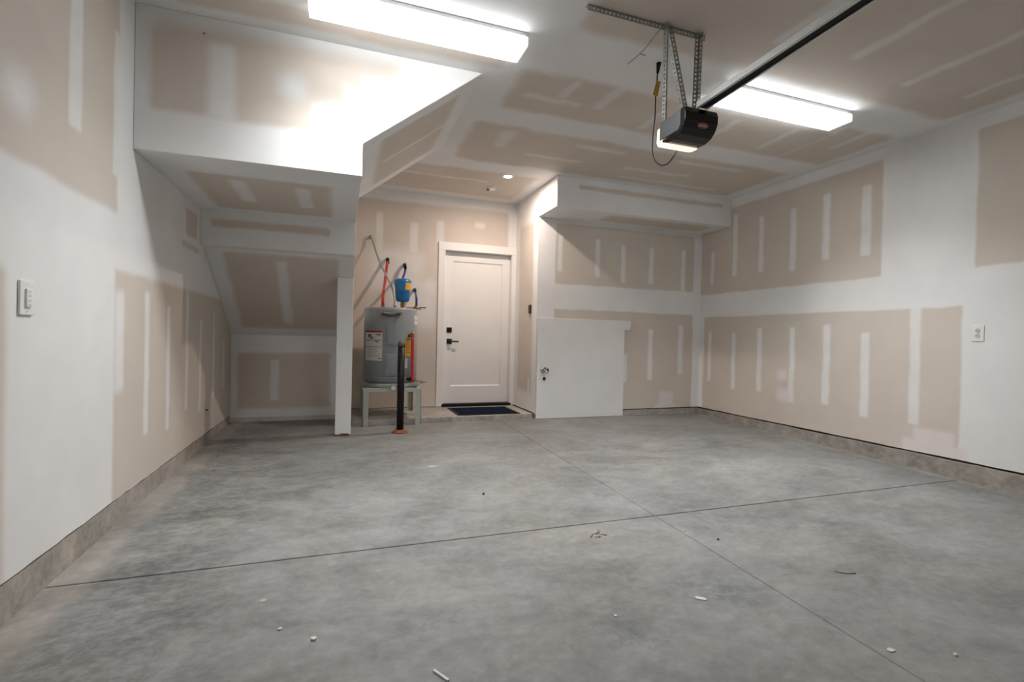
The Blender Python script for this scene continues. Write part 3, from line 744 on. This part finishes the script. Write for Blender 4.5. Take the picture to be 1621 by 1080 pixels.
# plumbing above the heater
exz = onY(637, 478, 5.80).z; ext = onY(637, 441, 5.80).z; exx = onY(636.5, 460, 5.80).x+.008
ex = thing('expansion_tank', (exx, 5.80, TT), 'small blue expansion tank upright above the grey heater', 'tank')
h0_, h1_ = exz-TT, ext-TT; hh = h1_-h0_
MB().lathe([(.020, h0_-.004), (.060, h0_+.002), (.076, h0_+.016), (.082, h0_+.05), (.086, h0_+hh*.40), (.0885, h0_+hh*.42), (.0885, h0_+hh*.46), (.087, h0_+hh*.48), (.100, h1_-.045), (.096, h1_-.022), (.07, h1_-.006), (.03, h1_)], 40).build('vessel', M_bluetank, ex)
MB().cyl((0, 0, h0_-.03), (0, 0, h0_), .022, 12).cyl((0, 0, h0_-.055), (0, 0, h0_-.028), .026, 6, smooth=False).cyl((0, 0, .001), (0, 0, h0_-.05), .013, 12).build('brass_nipple', M_brass, ex)
lb = MB(); n = 6; vs = []
for i in range(n+1):
    a = math.radians(12+52*i/n)
    for z in (h0_+hh*.50, h0_+hh*.80):
        r = .0905+(z-h0_-hh*.48)/(hh*.4)*.0125; vs.append((math.sin(a)*r, -math.cos(a)*r, z))
lb.add(vs, [(2*i, 2*i+2, 2*i+3, 2*i+1) for i in range(n)]); lb.build('yellow_label', M_yellow, ex)
def pipe(name, pts, r, mat, label, cat, extras=()):
    base = Vector(pts[-1]); t_ = thing(name, base, label, cat)
    MB().tube([Vector(q)-base for q in pts], r, 10).build('tube', mat, t_)
    for nm, b_, m_ in extras: b_(base).build(nm, m_, t_)
    return t_
e = Vector((0, 0, 0))
wp = onY(613, 412, YD); bt_ = onY(606, 486, 5.78); bt_.z = TT+.02
pipe('hot_water_pipe', [wp+Vector((0, .0, 0)), wp+Vector((.0, -.06, -.01)), wp*.5+bt_*.5+Vector((0, .03, .0)), bt_+Vector((0, 0, .12)), bt_], .016, M_red, 'red water tube rising from heater to the wall', 'pipe',
     [('wall_elbow', lambda o: MB().tube([wp-o+Vector((0, .0, .0)), wp-o+Vector((0, -.05, .004)), wp-o+Vector((0, -.075, -.05))], .021, 10), M_black),
      ('brass_coupling', lambda o: MB().cyl((0, 0, -.022), (0, 0, .035), .019, 12), M_brass)])
wp2 = onY(640, 420, YD); b2 = Vector((exx+.01, 5.93, TT+.0))
pipe('cold_supply_pipe', [wp2, wp2+Vector((0, -.07, .0)), wp2+Vector((0, -.12, -.08)), Vector((exx+.01, 5.94, ext-.02)), Vector((exx+.01, 5.93, TT+.15)), b2], .014, M_blue, 'dark blue tube from wall behind the blue tank', 'pipe',
     [('wall_elbow', lambda o: MB().tube([wp2-o, wp2-o+Vector((0, -.06, .0)), wp2-o+Vector((0, -.11, -.05))], .019, 10), M_black)])
wp3 = onY(655.5, 459, YD); b3 = onY(659, 486, 5.85); b3.z = max(b3.z, TT+.02)
cp_ = pipe('cold_branch_pipe', [wp3, wp3+Vector((0, -.08, 0)), wp3+Vector((-.005, -.16, -.05)), b3+Vector((0, 0, .10)), b3], .013, M_blue, 'short blue tube dropping from wall to a brass valve', 'pipe',
     [('wall_elbow', lambda o: MB().tube([wp3-o, wp3-o+Vector((0, -.07, .0)), wp3-o+Vector((-.005, -.13, -.03))], .018, 10), M_black),
      ('brass_valve', lambda o: MB().cyl((-.03, 0, -.01), (.055, 0, -.02), .015, 12).cyl((0, 0, -.02), (0, 0, .02), .017, 12), M_brass),
      ('valve_handle', lambda o: MB().box(.03, .115, -.012, .012, -.012, -.002), M_black)])
zr = TT+.012
rp_ = pipe('red_link_pipe', [Vector((b3.x-.02, b3.y, zr+.005)), Vector((.76, b3.y-.02, zr+.006)), Vector((exx+.05, 5.82, zr+.006))], .010, M_red, 'thin red tube lying across the heater top', 'pipe')
c0 = onY(586, 376, YD)
cpts = [c0, c0+Vector((.005, -.05, .01)), onY(592, 388, 6.25), onY(600, 412, 6.08), onY(611, 435, 5.92), onY(620, 454, 5.78), onY(624.5, 472, 5.69), Vector((onY(625, 486, 5.66).x, 5.66, TT+.002))]
cd_ = pipe('flex_conduit', cpts, .011, M_conduit, 'grey flexible conduit arching from wall to heater top', 'conduit',
     [('wall_connector', lambda o: MB().cyl(c0-o, c0-o+Vector((0, -.03, 0)), .02, 12), M_galv), ('tank_connector', lambda o: MB().cyl((0, 0, -.0), (0, 0, .05), .017, 12), M_galv)])

# bollard
q = onF(633, 684.5)
bo = thing('bollard', (q.x, q.y, fz(q.y)), 'black steel pipe bollard on rusty base plate before the heater', 'bollard')
MB().lathe([(.036, .012), (.036, .90)], 28).build('pipe', M_black, bo)
MB().lathe([(.084, 0), (.084, .008), (.060, .012), (.050, .022), (.040, .030)], 28).build('base_flange', M_rust, bo)
MB().lathe([(.040, .885), (.041, .905), (.036, .922), (.028, .935)], 20).build('top_collar', plain('dull_brown_cap', (.16, .14, .11), .6, .4), bo)
for k in range(4):
    a = math.pi/4+k*math.pi/2
    MB().cyl((.066*math.cos(a), .066*math.sin(a), .007), (.066*math.cos(a), .066*math.sin(a), .018), .009, 6, smooth=False).build('anchor_bolt', M_rust, bo)

# ------------------------------------------------------------------ white panel on back wall, hose bib, controls
PY = YB-.024
ap = thing('access_panel', ((2.262+3.478)/2, PY, fz(PY)), 'square white board covering the wall base by the step', 'panel')
hw = (3.478-2.262)/2
MB().box(-hw, hw, 0, .011, .003, 1.236).build('board', M_panel, ap, bevel=.002, seg=1)
MB().box(hw-.002, hw+.09, .002, .023, 1.115, 1.232).build('corner_strip', M_panel, ap, bevel=.002, seg=1)
q = onY(860, 586, PY)
hbib = thing('hose_bib', (q.x, PY, q.z), 'chrome hose bib on the white board', 'hose bib')
Mx = Matrix.Rotation(math.pi/2, 4, 'X')
MB().lathe([(.042, 0), (.040, .006), (.020, .012)], 28, Mx).build('escutcheon', M_chrome, hbib)
MB().cyl((0, -.01, 0), (0, -.06, 0), .013, 14).tube([(0, -.05, 0), (.004, -.085, -.004), (.006, -.098, -.035)], .013, 12).build('spout', M_chrome, hbib)
MB().cyl((0, -.055, 0), (.012, -.062, .035), .006, 10).lathe([(.024, 0), (.026, .004), (.024, .008)], 16, Matrix.Translation((.028, -.062, .0)) @ Matrix.Rotation(math.pi/2, 4, 'Y')).build('handle', M_black, hbib)
q = onY(861, 599.5, PY)
pp = thing('capped_outlet', (q.x, PY, q.z), 'small black capped pipe outlet below the hose bib', 'outlet')
MB().lathe([(.020, 0), (.020, .01), (.016, .014)], 20, Mx).build('cap', M_black, pp)
MB().lathe([(.036, 0), (.034, .003), (.021, .004)], 24, Mx).build('ring', M_plate, pp)
q = onX(840, 489, XS)
wc = thing('wall_control', (XS, q.y, q.z), 'small dark wall button on the return beside the door', 'wall control')
MB().box(-.022, 0, -.03, .03, -.058, .050).build('housing', plain('brown_black_plastic', (.035, .024, .020), .4), wc, bevel=.004)
MB().box(-.028, -.021, -.018, .018, -.02, .025).build('push_button', plain('brown_button', (.12, .085, .07), .5), wc, bevel=.002)
def outlet():
    q0, q1 = onX(1538, 515, XR), onX(1559, 541, XR); y, z = (q0.y+q1.y)/2, (q0.z+q1.z)/2
    o = thing('wall_outlet', (XR, y, z), 'white duplex power outlet on drywall beside the tan patch', 'outlet')
    MB().box(-.006, 0, -.040, .040, -.0625, .0625).build('cover_plate', M_plate, o, bevel=.003)
    for s_ in (-1, 1):
        r = MB().lathe([(.0172, 0), (.0172, .0035)], 20, Matrix.Translation((-.0055, 0, s_*.0205)) @ Matrix.Rotation(-math.pi/2, 4, 'Y')).build('receptacle', plain('receptacle_face', (.60, .59, .57), .4), o)
        MB().box(-.0096, -.0085, -.008, -.0055, s_*.0205-.003, s_*.0205+.006).box(-.0096, -.0085, .0055, .008, s_*.0205-.003, s_*.0205+.006).build('slot', M_slot, r)
    MB().cyl((-.006, 0, 0), (-.0075, 0, 0), .003, 10).build('screw', M_galv, o)
outlet()
def switch():
    q0, q1 = onX(27, 442, XL), onX(50, 500, XL); y, z = (q0.y+q1.y)/2, (q0.z+q1.z)/2
    o = thing('light_switch', (XL, y, z), 'white wall switch plate with raised centre on white drywall', 'switch')
    MB().box(0, .009, -.044, .044, -.064, .064).build('cover_plate', M_plate, o, bevel=.003)
    r = MB().box(.008, .016, -.017, .017, -.034, .034).build('rocker', M_plate, o, bevel=.0015)
    for i, zz in enumerate((.024, .008, -.010, -.026)):
        MB().box(.0155, .0168, -.008, .008, zz-.003, zz+.003).build('button_mark', plain('pale_grey_mark', (.64, .63, .62), .5), r)
    for zz in (-.049, .049): MB().cyl((.009, 0, zz), (.0102, 0, zz), .003, 10).build('screw', M_plate, o)
switch()
# wire stub on the bulkhead face and on the left wall
q = onY(322, 53, YBM)
wsb = thing('wire_stub', q, 'tiny dark wire stub poking from the bulkhead face', 'wire')
MB().tube([(0, .0, 0), (.001, -.006, .0), (.006, -.009, -.003), (.012, -.008, -.006)], .0028, 6).build('wire', M_cord, wsb)
q = onX(326, 649, XL)
ns = thing('cable_stub', q, 'small dark cable stub low on drywall near the recess', 'cable')
MB().tube([(0, 0, 0), (.008, 0, .0), (.012, -.004, -.006)], .007, 8).build('cable', M_cord, ns)

# ------------------------------------------------------------------ bits lying on the floor
def chip(u, v, size, label, mat, name='paint_chip', n=6, thick=.0035, asp=1., rz=None):
    p = onF(u, v); rr = random.Random(int(u*7+v)); b = MB(); pts = []
    for k in range(n):
        a = 2*math.pi*k/n+rr.uniform(-.25, .25); r = size*rr.uniform(.6, 1.); pts.append((r*math.cos(a)*asp, r*math.sin(a)))
    b.prism(pts, 2, .0003, thick)
    t_ = b.build(name, mat, None, loc=(p.x, p.y, fz(p.y))); t_.rotation_euler = (math.atan(SL), 0, rz if rz is not None else rr.uniform(0, 3)); tag(t_, label, 'debris'); return t_
chip(443, 997, .009, 'small curled white chip on open concrete', M_chip, thick=.005)
chip(497, 1013, .013, 'crumpled white scrap with dark edge on concrete', M_chip, thick=.007)
chip(415, 951, .018, 'pale smear-like flake near two white scraps on concrete', plain('pale_flake', (.34, .335, .315), .8), thick=.0015)
chip(684, 739, .025, 'wide flat pale flake beyond the saw cut', plain('flat_flake', (.46, .45, .43), .8), asp=1.6, rz=0)
chip(765, 783, .011, 'dark grit lump beyond the saw cut', M_slot, 'grit_lump', thick=.010)
chip(1137, 855, .008, 'black grit crumb beside the long joint', M_slot, 'grit_lump', thick=.007)
chip(1083, 841, .007, 'pale crumb by the joint crossing', M_chip, thick=.006)
chip(1109, 948, .016, 'whitish elongated flake on dark stained concrete', M_chip, asp=2., rz=-.6)
chip(1410, 1030, .013, 'bright white flake near the second joint', M_chip, asp=1.6, rz=-.3)
chip(1512, 1038, .008, 'small cream crumb on concrete near a bright white flake', plain('cream_crumb', (.68, .62, .50), .8), thick=.007)
chip(1563, 769, .012, 'black plug lying at the foot of the low curb', M_black, 'black_plug', n=8, thick=.012)
chip(975, 976, .008, 'tiny white speck on mottled concrete', M_chip)
p = onF(698, 1071)
sk_ = MB().box(-.004, .004, -.034, .034, .0003, .006).build('wood_sliver', M_chip, None, loc=(p.x, p.y, fz(p.y))); sk_.rotation_euler = (math.atan(SL), 0, .55); tag(sk_, 'thin pale wood sliver on the concrete', 'debris')
p = onF(941, 848)
tw = thing('splinter_pile', (p.x, p.y, fz(p.y)), 'little heap of brown splinters by the saw cut', 'debris')
for k in range(9):
    a = random.uniform(0, math.pi); r = random.uniform(.015, .04); x, y = random.uniform(-.05, .05), random.uniform(-.025, .025); dx, dy = r*math.cos(a), r*math.sin(a)
    MB().cyl((x-dx, y-dy, .003+y*SL), (x+dx, y+dy, .003+random.uniform(0, .01)), .0022, 6).build('splinter', M_twig if k % 4 else M_chip, tw)
p = onF(1341, 907)
gr_ = MB(); pts = []
for k in range(9):
    a = math.radians(200+k*14); pts.append((.055*math.cos(a), .022+.032*math.sin(a), .0012))
gr_.tube(pts, .0028, 6, 2)
o = gr_.build('scratch_arc', plain('dark_scrape', (.13, .13, .125), .8), None, loc=(p.x, p.y, fz(p.y))); o.rotation_euler = (math.atan(SL), 0, -.35); tag(o, 'dark curved scratch on concrete', 'debris')  # thin dark tube laid down to draw a scratch in the floor
